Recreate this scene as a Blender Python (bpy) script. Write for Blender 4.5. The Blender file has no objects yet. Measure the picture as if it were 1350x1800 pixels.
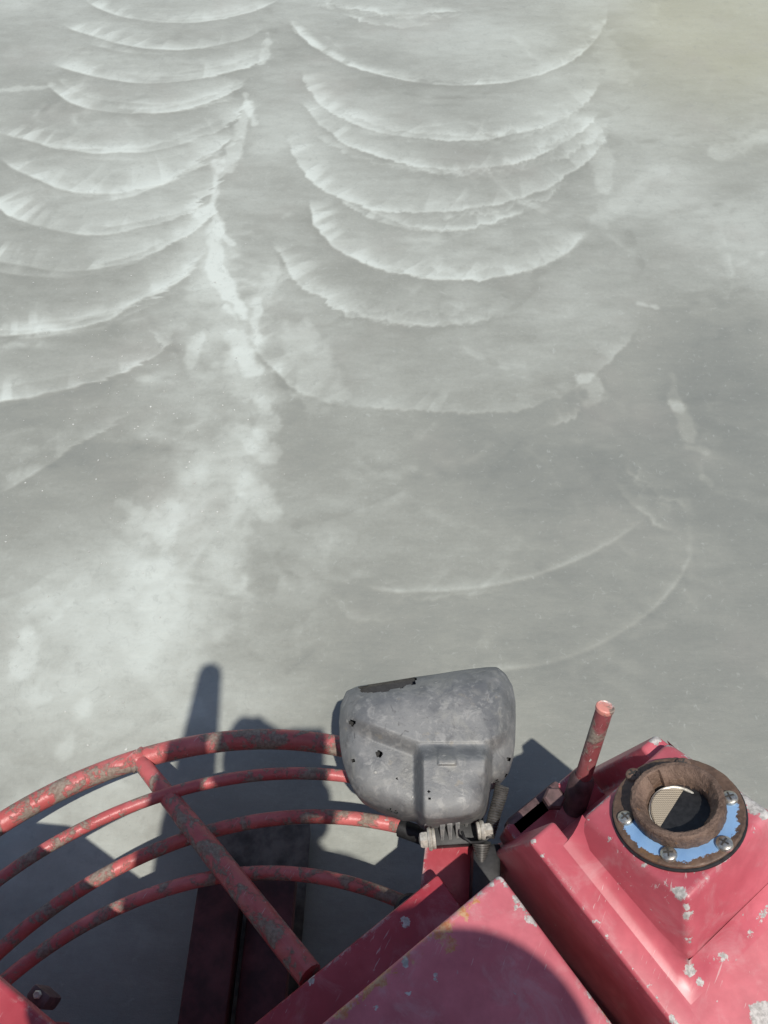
import bpy, bmesh, math, random
import numpy as np
from mathutils import Vector, Matrix

R = math.radians
SC = bpy.context.scene
COL = SC.collection
random.seed(7)
RNG = np.random.default_rng(11)

# ------------------------------------------------------------------ camera, sky, sun, exposure
CAM_H, PITCH, FOC = 1.70, R(57.0), 1400.0        # lens height, downward pitch, focal length in photo pixels
cam_d = bpy.data.cameras.new('camera')
cam_d.sensor_fit = 'VERTICAL'
cam_d.sensor_height = 24.0
cam_d.lens = 24.0 * FOC / 1800.0
cam_d.clip_start = 0.02
cam_d.clip_end = 2000.0
cam = bpy.data.objects.new('camera', cam_d)
cam.location = (0, 0, CAM_H)
cam.rotation_euler = (math.pi / 2 - PITCH, 0, 0)
COL.objects.link(cam)
SC.camera = cam

TO_SUN = Vector((0.104, -0.302, 0.996)).normalized()
SUN_EL = math.asin(TO_SUN.z)
SUN_AZ = math.atan2(TO_SUN.x, TO_SUN.y)

world = bpy.data.worlds.new('World')
SC.world = world
world.use_nodes = True
wn = world.node_tree.nodes
bg = wn['Background']
sky = wn.new('ShaderNodeTexSky')
sky.sky_type = 'NISHITA'
sky.sun_disc = False
sky.sun_elevation = SUN_EL
sky.sun_rotation = SUN_AZ
sky.air_density = 1.0
sky.dust_density = 1.0
world.node_tree.links.new(sky.outputs[0], bg.inputs[0])
bg.inputs[1].default_value = 0.092

sun_d = bpy.data.lights.new('sun', 'SUN')
sun_d.energy = 3.8
sun_d.angle = R(0.6)
sun_d.color = (1.0, 0.955, 0.875)
sun = bpy.data.objects.new('sun', sun_d)
sun.rotation_euler = TO_SUN.to_track_quat('Z', 'Y').to_euler()
sun.location = (2, -4, 8)
COL.objects.link(sun)

SC.view_settings.view_transform = 'Standard'
SC.view_settings.look = 'None'
SC.view_settings.gamma = 1.0
SC.view_settings.use_curve_mapping = False
SC.view_settings.exposure = 0.0

# ------------------------------------------------------------------ helpers
def spot(px, py, z):
    """World point at height z for a point measured on the photograph."""
    x = (px - 675.0) / FOC
    y = (py - 900.0) / FOC
    d = Vector((x, math.cos(PITCH) - y * math.sin(PITCH), -math.sin(PITCH) - y * math.cos(PITCH)))
    t = (z - CAM_H) / d.z
    return Vector((d.x * t, d.y * t, z))

YAW = R(36.2)
U = Vector((math.cos(YAW), math.sin(YAW), 0))
V = Vector((-math.sin(YAW), math.cos(YAW), 0))
Z = Vector((0, 0, 1))

def empty(name, loc, label=None, cat=None, group=None):
    o = bpy.data.objects.new(name, None)
    COL.objects.link(o)
    o.location = loc
    if label: o['label'] = label
    if cat: o['category'] = cat
    if group: o['group'] = group
    return o

def link(name, mesh, mat, parent=None, kind=None, label=None, smooth=30):
    mesh.name = name
    if mat is not None and len(mesh.materials) == 0:
        mesh.materials.append(mat)
    if smooth:
        for p in mesh.polygons: p.use_smooth = True
        mesh.set_sharp_from_angle(angle=R(smooth))
    o = bpy.data.objects.new(name, mesh)
    COL.objects.link(o)
    if parent is not None:
        o.parent = parent
        wl = Vector((0, 0, 0)); q = parent
        while q is not None:
            wl += q.location; q = q.parent
        o.location = -wl
    if kind: o['kind'] = kind
    if label: o['label'] = label
    return o

def from_bm(name, bm, mat, parent=None, **k):
    me = bpy.data.meshes.new(name)
    bmesh.ops.recalc_face_normals(bm, faces=bm.faces[:])
    bm.to_mesh(me)
    bm.free()
    return link(name, me, mat, parent, **k)

def bevel(bm, w, seg=2, angle=25):
    es = [e for e in bm.edges if len(e.link_faces) == 2 and e.calc_face_angle(0) > R(angle)]
    bmesh.ops.bevel(bm, geom=es, offset=w, segments=seg, profile=0.5, affect='EDGES', clamp_overlap=True)

def prism(rings, bm=None, bev=0, seg=2):
    """Stack of polygons with the same point count, capped at both ends."""
    bm = bm or bmesh.new()
    vs = [[bm.verts.new(p) for p in r] for r in rings]
    n = len(rings[0])
    for a, b in zip(vs[:-1], vs[1:]):
        for i in range(n):
            bm.faces.new((a[i], a[(i + 1) % n], b[(i + 1) % n], b[i]))
    bm.faces.new(vs[0][::-1]); bm.faces.new(vs[-1])
    bmesh.ops.recalc_face_normals(bm, faces=bm.faces[:])
    if bev: bevel(bm, bev, seg)
    return bm

def quad(o, a, b):
    return [o, o + a, o + a + b, o + b]

def box(o, a, b, c, bev=0, seg=2, bm=None):
    base = quad(o, a, b)
    return prism([base, [p + c for p in base]], bm, bev, seg)

def tube(pts, rad, seg=12, bm=None, cap=True):
    bm = bm or bmesh.new()
    pts = [Vector(p) for p in pts]
    n = len(pts)
    rads = rad if hasattr(rad, '__len__') else [rad] * n
    tang = [(pts[min(i + 1, n - 1)] - pts[max(i - 1, 0)]).normalized() for i in range(n)]
    up = Vector((0, 0, 1)) if abs(tang[0].z) < 0.9 else Vector((1, 0, 0))
    nrm = tang[0].cross(up).normalized()
    rings = []
    for i in range(n):
        nrm = (nrm - tang[i] * nrm.dot(tang[i])).normalized()
        bi = tang[i].cross(nrm)
        rings.append([bm.verts.new(pts[i] + (nrm * math.cos(a) + bi * math.sin(a)) * rads[i])
                      for a in (2 * math.pi * k / seg for k in range(seg))])
    for a, b in zip(rings[:-1], rings[1:]):
        for i in range(seg):
            bm.faces.new((a[i], a[(i + 1) % seg], b[(i + 1) % seg], b[i]))
    if cap:
        bm.faces.new(rings[0][::-1]); bm.faces.new(rings[-1])
    return bm

def lathe(prof, c, axis=(0, 0, 1), seg=48, bm=None, jitter=0.0, close=True):
    """prof: (radius, height) pairs turned about the axis through c."""
    bm = bm or bmesh.new()
    ax = Vector(axis).normalized()
    a1 = ax.orthogonal().normalized()
    if abs(ax.z) > 0.95: a1 = Vector((1, 0, 0))
    a2 = ax.cross(a1).normalized()
    rings = []
    for (r, h) in prof:
        ring = []
        for k in range(seg):
            t = 2 * math.pi * k / seg
            rr = r + (jitter * random.uniform(-1, 1) if jitter else 0)
            ring.append(bm.verts.new(Vector(c) + a1 * math.cos(t) * rr + a2 * math.sin(t) * rr + ax * h))
        rings.append(ring)
    for a, b in zip(rings[:-1], rings[1:]):
        for i in range(seg):
            bm.faces.new((a[i], a[(i + 1) % seg], b[(i + 1) % seg], b[i]))
    if close:
        bm.faces.new(rings[0][::-1]); bm.faces.new(rings[-1])
    return bm

# ------------------------------------------------------------------ node helpers
class NT:
    def __init__(self, name):
        self.m = bpy.data.materials.new(name)
        self.m.use_nodes = True
        self.t = self.m.node_tree
        self.n = self.t.nodes
        self.b = self.n['Principled BSDF']
        self.tc = self.n.new('ShaderNodeTexCoord')
    def L(self, a, b): self.t.links.new(a, b)
    def setin(self, sock, v):
        if isinstance(v, bpy.types.NodeSocket): self.L(v, sock)
        else: sock.default_value = v
    def noise(self, scale, detail=4, rough=0.55, vec=None, stretch=None, dist=0.0, col=False):
        n = self.n.new('ShaderNodeTexNoise')
        n.inputs['Scale'].default_value = scale
        n.inputs['Detail'].default_value = detail
        n.inputs['Roughness'].default_value = rough
        n.inputs['Distortion'].default_value = dist
        v = vec or self.tc.outputs['Object']
        if stretch:
            mp = self.n.new('ShaderNodeMapping'); mp.inputs['Scale'].default_value = stretch
            self.L(v, mp.inputs['Vector']); v = mp.outputs[0]
        self.L(v, n.inputs['Vector'])
        return n.outputs['Color' if col else 'Fac']
    def math(self, op, a, b=0.0, c=None, clamp=False):
        n = self.n.new('ShaderNodeMath'); n.operation = op; n.use_clamp = clamp
        self.setin(n.inputs[0], a); self.setin(n.inputs[1], b)
        if c is not None: self.setin(n.inputs[2], c)
        return n.outputs[0]
    def step(self, v, lo, hi, a=0.0, b=1.0):
        n = self.n.new('ShaderNodeMapRange'); n.interpolation_type = 'SMOOTHSTEP'
        self.setin(n.inputs[0], v)
        n.inputs[1].default_value = lo; n.inputs[2].default_value = hi
        n.inputs[3].default_value = a; n.inputs[4].default_value = b
        return n.outputs[0]
    def mix(self, f, a, b):
        n = self.n.new('ShaderNodeMix'); n.data_type = 'RGBA'
        self.setin(n.inputs[0], f)
        for s, v in ((n.inputs[6], a), (n.inputs[7], b)):
            if isinstance(v, (tuple, list)): v = (*v[:3], 1.0)
            self.setin(s, v)
        return n.outputs[2]
    def bump(self, h, strength, dist, prev=None):
        n = self.n.new('ShaderNodeBump')
        n.inputs['Strength'].default_value = strength
        n.inputs['Distance'].default_value = dist
        self.L(h, n.inputs['Height'])
        if prev: self.L(prev, n.inputs['Normal'])
        return n.outputs[0]
    def edge(self, rad):
        """0 on flats, 1 on edges (worn corners)"""
        bv = self.n.new('ShaderNodeBevel'); bv.samples = 4; bv.inputs['Radius'].default_value = rad
        g = self.n.new('ShaderNodeNewGeometry')
        d = self.n.new('ShaderNodeVectorMath'); d.operation = 'DOT_PRODUCT'
        self.L(bv.outputs[0], d.inputs[0]); self.L(g.outputs['Normal'], d.inputs[1])
        return self.math('SUBTRACT', 1.0, d.outputs['Value'])
    def near(self, centres, warp_scale=48, warp=0.016):
        """mask of ragged chips: list of (point, radius)"""
        w = self.n.new('ShaderNodeVectorMath'); w.operation = 'SUBTRACT'
        self.L(self.noise(warp_scale, 7, 0.72, col=True), w.inputs[0]); w.inputs[1].default_value = (0.5, 0.5, 0.5)
        s = self.n.new('ShaderNodeVectorMath'); s.operation = 'SCALE'; s.inputs['Scale'].default_value = warp * 2
        self.L(w.outputs[0], s.inputs[0])
        a = self.n.new('ShaderNodeVectorMath'); a.operation = 'ADD'
        self.L(self.tc.outputs['Object'], a.inputs[0]); self.L(s.outputs[0], a.inputs[1])
        out = None
        for c, r in centres:
            d = self.n.new('ShaderNodeVectorMath'); d.operation = 'DISTANCE'
            self.L(a.outputs[0], d.inputs[0]); d.inputs[1].default_value = tuple(c)
            k = self.step(d.outputs['Value'], r * 0.92, r * 1.05, 1.0, 0.0)
            out = k if out is None else self.math('MAXIMUM', out, k)
        return out
    def out(self, col=None, rough=None, metal=None, normal=None, spec=None):
        if col is not None: self.setin(self.b.inputs['Base Color'], (*col[:3], 1.0) if isinstance(col, (tuple, list)) else col)
        if rough is not None: self.setin(self.b.inputs['Roughness'], rough)
        if metal is not None: self.setin(self.b.inputs['Metallic'], metal)
        if normal is not None: self.L(normal, self.b.inputs['Normal'])
        if spec is not None: self.b.inputs['Specular IOR Level'].default_value = spec
        return self.m

def plain(name, col, rough=0.6, metal=0.0, var=0.25, scale=30, bump=0.15, bdist=0.002):
    t = NT(name)
    n = t.noise(scale, 5, 0.6)
    c = t.mix(t.step(n, 0.3, 0.7), tuple(v * (1 - var) for v in col), tuple(min(1, v * (1 + var)) for v in col))
    return t.out(c, rough, metal, t.bump(n, bump, bdist))

def red_paint(name, base, chips, worn=0.5, cement=0.0, rust=0.4, dust=0.35, rough=0.38, blooms=None):
    t = NT(name)
    big = t.noise(7, 4, 0.6)
    mid = t.noise(38, 5, 0.65)
    fine = t.noise(160, 4, 0.6)
    faded = tuple(min(1, b * 1.25 + 0.05) for b in base)
    c = t.mix(t.step(big, 0.35, 0.68), base, faded)
    c = t.mix(t.step(mid, 0.3, 0.75, 0, 0.4), c, tuple(b * 0.72 for b in base))
    # dried cement film
    film = t.math('MULTIPLY', t.step(t.noise(16, 6, 0.7, dist=0.6), 0.5, 0.72), dust)
    c = t.mix(film, c, (0.58, 0.36, 0.36))
    # scratches: thin pale lines
    mp = t.n.new('ShaderNodeMapping'); mp.inputs['Rotation'].default_value = (0, 0, R(-62)); t.L(t.tc.outputs['Object'], mp.inputs['Vector'])
    sc = t.noise(24, 3, 0.6, vec=mp.outputs[0], stretch=(1, 11, 4), dist=.5)
    scr = t.math('MULTIPLY', t.step(sc, 0.665, 0.685), t.step(t.noise(9, 2, 0.5), 0.50, 0.60))
    c = t.mix(t.math('MULTIPLY', scr, 0.6), c, (0.62, 0.50, 0.48))
    # worn edges
    e = t.edge(0.011)
    em = t.math('MULTIPLY', e, t.step(t.noise(60, 6, .7), .40, .62))
    em = t.step(em, .022 / max(worn, .01), .034 / max(worn, .01))
    em = t.math('MULTIPLY', em, t.step(t.noise(13, 4, 0.65), 0.43, 0.52))
    # specks
    sp = t.math('MULTIPLY', t.step(t.noise(95, 2, 0.5), 0.73, 0.76), t.step(big, 0.4, 0.6))
    bare = t.math('MAXIMUM', em, sp)
    if chips: bare = t.math('MAXIMUM', bare, t.near(chips))
    primer = t.mix(t.step(fine, 0.35, 0.65), (0.34, 0.32, 0.30), (0.60, 0.57, 0.54))
    c = t.mix(bare, c, primer)
    # rust blooms
    rm = t.math('MULTIPLY', t.step(t.noise(23, 6, 0.7), 0.64, 0.74), rust)
    c = t.mix(rm, c, (0.22, 0.075, 0.03))
    if blooms:
        bl = t.math('MULTIPLY', t.near(blooms, 40, .03), t.step(mid, .40, .56))
        c = t.mix(t.math('MULTIPLY', bl, .85), c, t.mix(t.step(fine, .4, .6), (.50, .19, .06), (.55, .36, .18)))
    if cement > 0:
        cm = t.step(t.noise(26, 7, 0.72, dist=0.4), 0.53 - 0.08 * cement, 0.60 - 0.06 * cement)
        cm = t.math('MULTIPLY', cm, 0.92)
        cc = t.mix(t.step(fine, 0.3, 0.7), (0.17, 0.145, 0.115), (0.30, 0.27, 0.22))
        c = t.mix(cm, c, cc)
        h = t.math('ADD', t.math('MULTIPLY', cm, 0.8), t.math('MULTIPLY', fine, 0.4))
        nm = t.bump(h, 0.6, 0.0025)
        rg = t.mix(cm, (rough,) * 3, (0.9,) * 3)
    else:
        h = t.math('SUBTRACT', t.math('MULTIPLY', big, 0.6), t.math('MULTIPLY', bare, 0.35))
        h = t.math('ADD', h, t.math('MULTIPLY', fine, 0.06))
        nm = t.bump(h, 0.35, 0.003)
        rg = t.mix(t.math('MAXIMUM', bare, film), (rough,) * 3, (0.7,) * 3)
    return t.out(c, rg, 0.0, nm)

# ------------------------------------------------------------------ ground: wet trowelled concrete
def lattice(seed):
    return np.random.default_rng(seed).random((256, 256))
def vnoise(x, y, seed):
    g = lattice(seed)
    xi = np.floor(x).astype(int); yi = np.floor(y).astype(int)
    fx = x - xi; fy = y - yi
    fx = fx * fx * (3 - 2 * fx); fy = fy * fy * (3 - 2 * fy)
    a = g[xi & 255, yi & 255]; b = g[(xi + 1) & 255, yi & 255]
    c = g[xi & 255, (yi + 1) & 255]; d = g[(xi + 1) & 255, (yi + 1) & 255]
    return (a * (1 - fx) + b * fx) * (1 - fy) + (c * (1 - fx) + d * fx) * fy
def fbm(x, y, seed, o=4):
    s = 0; amp = 0.5; t = 0
    for i in range(o):
        s = s + amp * vnoise(x * 2 ** i + 17.3 * i, y * 2 ** i + 9.1 * i, seed + i); t += amp; amp *= 0.5
    return s / t
def sstep(v, lo, hi):
    t = np.clip((v - lo) / (hi - lo), 0, 1)
    return t * t * (3 - 2 * t)

# strokes left by the blades: points along the near edge, strength, fade width (m), fans per metre, fringe
STROKES = [
    # right-hand column of passes
    ([(550, 0), (610, 13), (677, 23), (750, 23), (830, 18)], 0.7, .07, 7, .5),
    ([(605, 25), (650, 42), (700, 47), (760, 42)], 0.5, .06, 8, .5),
    ([(512, 38), (530, 65), (560, 88), (620, 118), (700, 138), (820, 150), (900, 143), (1000, 110), (1050, 65), (1067, 15)], 1.0, .05, 5, .15),
    ([(528, 125), (545, 160), (580, 195), (640, 225), (740, 243), (830, 246), (920, 232), (1000, 205), (1040, 170), (1052, 145)], .75, .10, 8, .25),
    ([(533, 180), (570, 225), (620, 258), (700, 285), (790, 297), (860, 295), (930, 280), (1000, 245), (1050, 200)], .85, .10, 8, .3),
    ([(508, 240), (530, 300), (580, 340), (640, 366), (740, 373), (830, 365), (920, 348), (1000, 305), (1050, 265), (1070, 225)], .85, .11, 7, .3),
    ([(600, 350), (660, 385), (740, 405), (820, 402), (880, 385), (940, 358)], .8, .06, 9, .35),
    ([(545, 355), (556, 400), (590, 437), (650, 465), (720, 483), (800, 494), (880, 485), (950, 468), (1000, 440), (1030, 410)], .85, .10, 8, .3),
    ([(486, 430), (520, 490), (560, 525), (620, 555), (690, 568), (760, 570), (840, 562), (920, 548)], .6, .10, 8, .6),
    ([(440, 560), (470, 640), (530, 690), (585, 710), (700, 715), (760, 722), (850, 724), (940, 715), (1000, 692), (1040, 665), (1080, 622), (1120, 580)], .50, .10, 6, .35),
    ([(960, 748), (1000, 735), (1030, 716)], .45, .04, 8, .5),
    ([(620, 1026), (690, 1040), (780, 1038), (900, 1022), (1000, 990), (1080, 950), (1140, 905)], .5, .020, 3, .05),
    ([(660, 1048), (740, 1054), (830, 1046), (900, 1036)], .32, .03, 8, .4),
    ([(760, 1186), (900, 1175), (1000, 1155), (1080, 1118), (1150, 1070), (1200, 1010), (1218, 970)], .55, .022, 3, .05),
    ([(1085, 845), (1105, 880), (1160, 922), (1185, 935)], .6, .03, 4, .3),
    ([(560, 1040), (620, 1075), (700, 1090)], .25, .04, 5, .6),
    ([(1168, 1260), (1190, 1240), (1212, 1238)], .2, .03, 4, .3),
    # left-hand column of passes
    ([(150, 0), (200, 25), (260, 36), (330, 40), (400, 32), (450, 18), (488, 0)], .85, .09, 7, .2),
    ([(115, 45), (170, 65), (230, 80), (300, 88), (370, 82), (430, 68), (468, 48)], .9, .11, 6, .2),
    ([(95, 115), (150, 130), (220, 143), (300, 145), (370, 135), (430, 122), (470, 103)], .95, .10, 7, .4),
    ([(85, 150), (130, 183), (200, 196), (270, 200), (340, 188), (390, 172), (432, 148)], .95, .11, 6, .3),
    ([(0, 232), (60, 250), (120, 263), (200, 268), (280, 265), (340, 245), (400, 220), (440, 180)], .9, .12, 6, .55),
    ([(0, 278), (60, 310), (120, 335), (200, 340), (260, 330), (330, 300), (390, 260), (408, 238)], 1.0, .15, 5, .5),
    ([(-20, 345), (60, 395), (130, 412), (200, 410), (270, 395), (330, 375), (365, 345), (395, 300)], .95, .14, 4, .6),
    ([(-60, 440), (-20, 455), (40, 468), (85, 474), (150, 475), (220, 462), (290, 435), (350, 395), (385, 360)], .9, .12, 3, .4),
    ([(-60, 597), (0, 592), (60, 586), (130, 575), (190, 560), (250, 532), (310, 500), (350, 450)], .95, .10, 4, .8),
    ([(-60, 720), (0, 706), (80, 690), (150, 675), (220, 655), (270, 625), (310, 575)], .9, .10, 4, .8),
    ([(-40, 890), (0, 868), (60, 832), (120, 796), (180, 760), (235, 715)], .6, .10, 8, 1.0),
    ([(-30, 1075), (30, 1045), (100, 1000), (180, 975)], .25, .06, 4, .5),
]

def build_ground():
    nx, ny = 980, 860
    X = np.linspace(-1.95, 1.95, nx)
    tt = np.linspace(0, 1, ny)
    # rows get coarser with distance
    Y = 0.02 + (4.15 - 0.02) * (tt * 0.42 + 0.58 * tt ** 2.0)
    ext = np.array([0.15, 0.5, 1.2, 3, 7, 16, 40, 100, 260])
    X = np.concatenate([-1.95 - ext[::-1], X, 1.95 + ext])
    Y = np.concatenate([0.02 - ext[::-1], Y, 4.15 + ext])
    GX, GY = np.meshgrid(X, Y)
    x = GX.ravel(); y = GY.ravel()
    near = (np.abs(x) < 2.4) & (y > -0.3) & (y < 4.8)
    xn = x[near]; yn = y[near]
    light = np.zeros_like(xn); h = np.zeros_like(xn); dark = np.zeros_like(xn)
    # warp so that nothing is drafted
    wx = (fbm(xn * 5, yn * 5, 3) - .5) * 0.05
    wy = (fbm(xn * 5 + 40, yn * 5, 5) - .5) * 0.05
    rs = np.random.default_rng(91)
    strokes = list(STROKES)
    for pts, amp, wid, fans, fringe in STROKES:
        if amp < .58: continue
        for q in range(rs.integers(1, 4)):
            k0 = rs.integers(0, max(1, len(pts) - 4)); k1 = rs.integers(k0 + 4, len(pts) + 1) if k0 + 4 < len(pts) + 1 else len(pts)
            dy = rs.uniform(-24, 16); dx = rs.uniform(-26, 26)
            strokes.append(([(a + dx, b + dy * (.5 + b / 700)) for a, b in pts[k0:k1]], amp * rs.uniform(.22, .55), wid * rs.uniform(.4, 1.0), fans * 1.6, rs.uniform(.3, 1.1)))
    for si, (pts, amp, wid, fans, fringe) in enumerate(strokes):
        P = np.array([spot(a, b, 0)[:2] for a, b in pts])
        A = np.c_[2 * P, np.ones(len(P))]
        s = np.linalg.lstsq(A, (P ** 2).sum(1), rcond=None)[0]
        c = s[:2]; Rm = math.sqrt(max(s[2] + (c ** 2).sum(), 0.01))
        th = np.unwrap(np.arctan2(P[:, 1] - c[1], P[:, 0] - c[0]))
        rr = np.hypot(P[:, 0] - c[0], P[:, 1] - c[1])
        if th[0] > th[-1]: th = th[::-1]; rr = rr[::-1]; flip = True
        else: flip = False
        # smooth resample of the radius
        tq = np.linspace(th[0], th[-1], 200)
        rq = np.interp(tq, th, rr)
        k = np.hanning(31); k /= k.sum()
        rq = np.convolve(np.pad(rq, 15, mode='reflect', reflect_type='odd'), k, mode='valid')
        sgn = 1.0
        dx = xn - c[0]; dy = yn - c[1]
        rad = np.hypot(dx, dy)
        ang = np.arctan2(dy, dx)
        mid = 0.5 * (th[0] + th[-1])
        ang = mid + (ang - mid + np.pi) % (2 * np.pi) - np.pi
        sel = (ang > th[0] - .12) & (ang < th[-1] + .12) & (rad > Rm * 0.45) & (rad < Rm * 1.5)
        if not sel.any(): continue
        a = ang[sel]; ra = rad[sel]; X0 = xn[sel]; Y0 = yn[sel]
        rg = np.interp(a, tq, rq)
        arc = a * Rm                                    # metres along the stroke
        left_col = np.mean([q[0] for q in pts]) < 420
        rel = (a - th[0]) / (th[-1] - th[0])            # 0 at the left end, 1 at the right
        slant = arc + (1.3 if left_col else -.3) * (rg - ra)
        n1 = vnoise(slant * 38 + si * 7.7, ra * 2 + 1.3, 20 + si) - .5
        n2 = vnoise(slant * 110 + si * 3.1, ra * 5, 60 + si) - .5
        n3 = vnoise(arc * 6 + si, np.zeros_like(arc) + si * 5.5, 90 + si)
        side = sstep(rel, .45, .85) if left_col else np.ones_like(rel)
        jag = (n1 * 0.040 + n2 * 0.022) * fringe * (.18 + .95 * side) + (vnoise(arc * 11, 0 * arc + si, 400 + si) - .5) * .012 * min(1, fringe * 2.5)
        d = rg - ra + jag                               # >0 inside the pass
        ends = sstep(a, th[0] - .06, th[0] + .16) * (1 - sstep(a, th[-1] - .16, th[-1] + .06))
        var = (0.22 + 1.05 * sstep(n3, .2, .75)) if wid > .025 else (1.0 + .5 * n3)
        edge = sstep(d, -.007, .005)
        # rim line plus soft skirt
        rim = edge * np.exp(-np.clip(d, 0, None) / 0.014)
        skirt = edge * np.exp(-np.clip(d, 0, None) / (wid * 0.60)) * (.55 + .9 * vnoise(arc * 9 + si * 4.1, d * 7, 210 + si))
        # fans: slanted wedges that start on the edge and lean back into the pass
        rs = np.random.default_rng(300 + si)
        Ltot = (th[-1] - th[0]) * Rm
        fan = np.zeros_like(d); fh = np.zeros_like(d)
        nf = max(2, int(Ltot * fans * 1.6))
        for q in range(nf):
            s0 = th[0] * Rm + Ltot * (q + rs.uniform(.1, .9)) / nf
            w = wid * rs.uniform(.45, 1.5); L = rs.uniform(.035, .14); st = rs.uniform(.2, 1.0)
            lean = rs.uniform(.15, .85)
            t = (arc - s0 - lean * d) / L
            up = np.clip(d / w, 0, 2)
            m = sstep(t, -.03, .10) * (1 - sstep(up + .85 * np.clip(t, 0, None), .30, 1.05))
            fan = np.maximum(fan, m * st); 
        fan *= edge
        # tassels near the left ends
        tas = sstep(vnoise(arc * 34 + si * 2.2 + d * 6, d * 4, 140 + si), .42, .75) * edge * (1 - sstep(d, wid * .3, wid * 1.0))
        endw = 1 - sstep(rel, .12, .34)
        val = amp * ends * (var * (0.30 * rim + 0.36 * skirt) + 0.38 * fan + 0.50 * tas * endw)
        light[sel] = light[sel] + val * (1 - 0.35 * light[sel])
        # slightly wet band just outside the edge
        dk = amp * ends * np.exp(-np.clip(-d, 0, None) / 0.035) * (1 - edge)
        dark[sel] = np.maximum(dark[sel], dk * .8)
        h[sel] += amp * ends * (0.0010 * rim * var + 0.0007 * fan + 0.0003 * skirt + .0009 * tas * endw)
    # loose smears dragged round by the blades, everywhere
    rs = np.random.default_rng(77)
    sm = np.zeros_like(xn)
    for q in range(240):
        px, py = rs.uniform(-60, 1400), rs.uniform(-20, 1300)
        p = spot(px, py, 0); Rr = rs.uniform(.42, .75)
        a0 = rs.normal(-1.57, .75); c = (p.x - Rr * math.cos(a0), p.y - Rr * math.sin(a0))
        half = rs.uniform(.05, .34) / Rr; wd = rs.uniform(.012, .055); am = rs.uniform(.06, .26) * (1 if rs.random() < .62 else -1)
        bx = (np.abs(xn - p.x) < half * Rr + .1) & (np.abs(yn - p.y) < half * Rr + .1)
        if not bx.any(): continue
        dx = xn[bx] + wx[bx] * .5 - c[0]; dy = yn[bx] + wy[bx] * .5 - c[1]
        rr_ = np.hypot(dx, dy) - Rr; th_ = (np.arctan2(dy, dx) - a0 + np.pi) % (2 * np.pi) - np.pi
        brk = vnoise(th_ * Rr * 26 + q, rr_ * 40 + q * 3.3, 500 + q % 40)
        one = np.where(rr_ < 0, np.exp(rr_ / wd), np.exp(-rr_ / (wd * .30)))
        sm[bx] += am * one * (1 - sstep(np.abs(th_) / half, .35, 1)) * sstep(brk, .25, .8)
    light += np.clip(sm, -.3, .6)
    # plume of pale slurry pushed up between the passes
    plume = [(395, 300, 22, .5), (372, 365, 38, .75), (370, 430, 50, .6), (385, 520, 62, .75), (410, 575, 70, .7), (395, 640, 85, .6),
             (400, 720, 85, .45), (400, 780, 80, .7), (395, 850, 90, .85), (375, 920, 105, 1.), (360, 990, 105, .9), (330, 1050, 90, .8),
             (300, 1110, 100, .75), (250, 1180, 120, .62), (200, 1260, 140, .6), (180, 1350, 150, .55), (220, 1450, 150, .5), (100, 1250, 130, .4), (390, 460, 30, .9), (378, 345, 24, .9), (408, 545, 34, .95)]
    pl = np.zeros_like(xn)
    nz = fbm(xn * 9 + 3, yn * 9, 33, 5); nz2 = fbm(xn * 30, yn * 22, 44, 3)
    for (a, b, r, s) in plume:
        p = spot(a, b, 0); p2 = spot(a + r, b, 0)
        rw = p2.x - p.x
        dd = np.hypot((xn + wx * 1.6 - p.x), (yn + wy * 1.6 - p.y) * 0.8) / rw
        pl = np.maximum(pl, s * (1 - sstep(dd / 1.3 + (nz - .5) * 1.2 + (nz2 - .5) * .45, .15, 1.35)))
    # its right-hand side was cut off sharply by the next pass
    B = np.array([spot(a, b, 0)[:2] for a, b in [(300, 1330), (345, 1200), (395, 1105), (408, 1060), (452, 985), (468, 890), (462, 790), (452, 700), (440, 600), (420, 480), (402, 380), (398, 300)]])
    xb = np.interp(yn, B[:, 1], B[:, 0])
    rag = (fbm(xn * 10, yn * 22, 58, 4) - .5)
    pl *= 1 - sstep(xn - xb + rag * .20, -.03, .045)
    clump = fbm(xn * 7 + 31 + wx * 30, yn * 8 + wy * 30, 51, 6)
    curd = 1 - np.abs(2 * fbm(xn * 11 + wx * 50, yn * 11 + wy * 40, 62, 4) - 1) * 2.2
    light += pl * (0.16 + .42 * sstep(clump, .30, .66) + .16 * np.clip(curd, -.5, 1))
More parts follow.
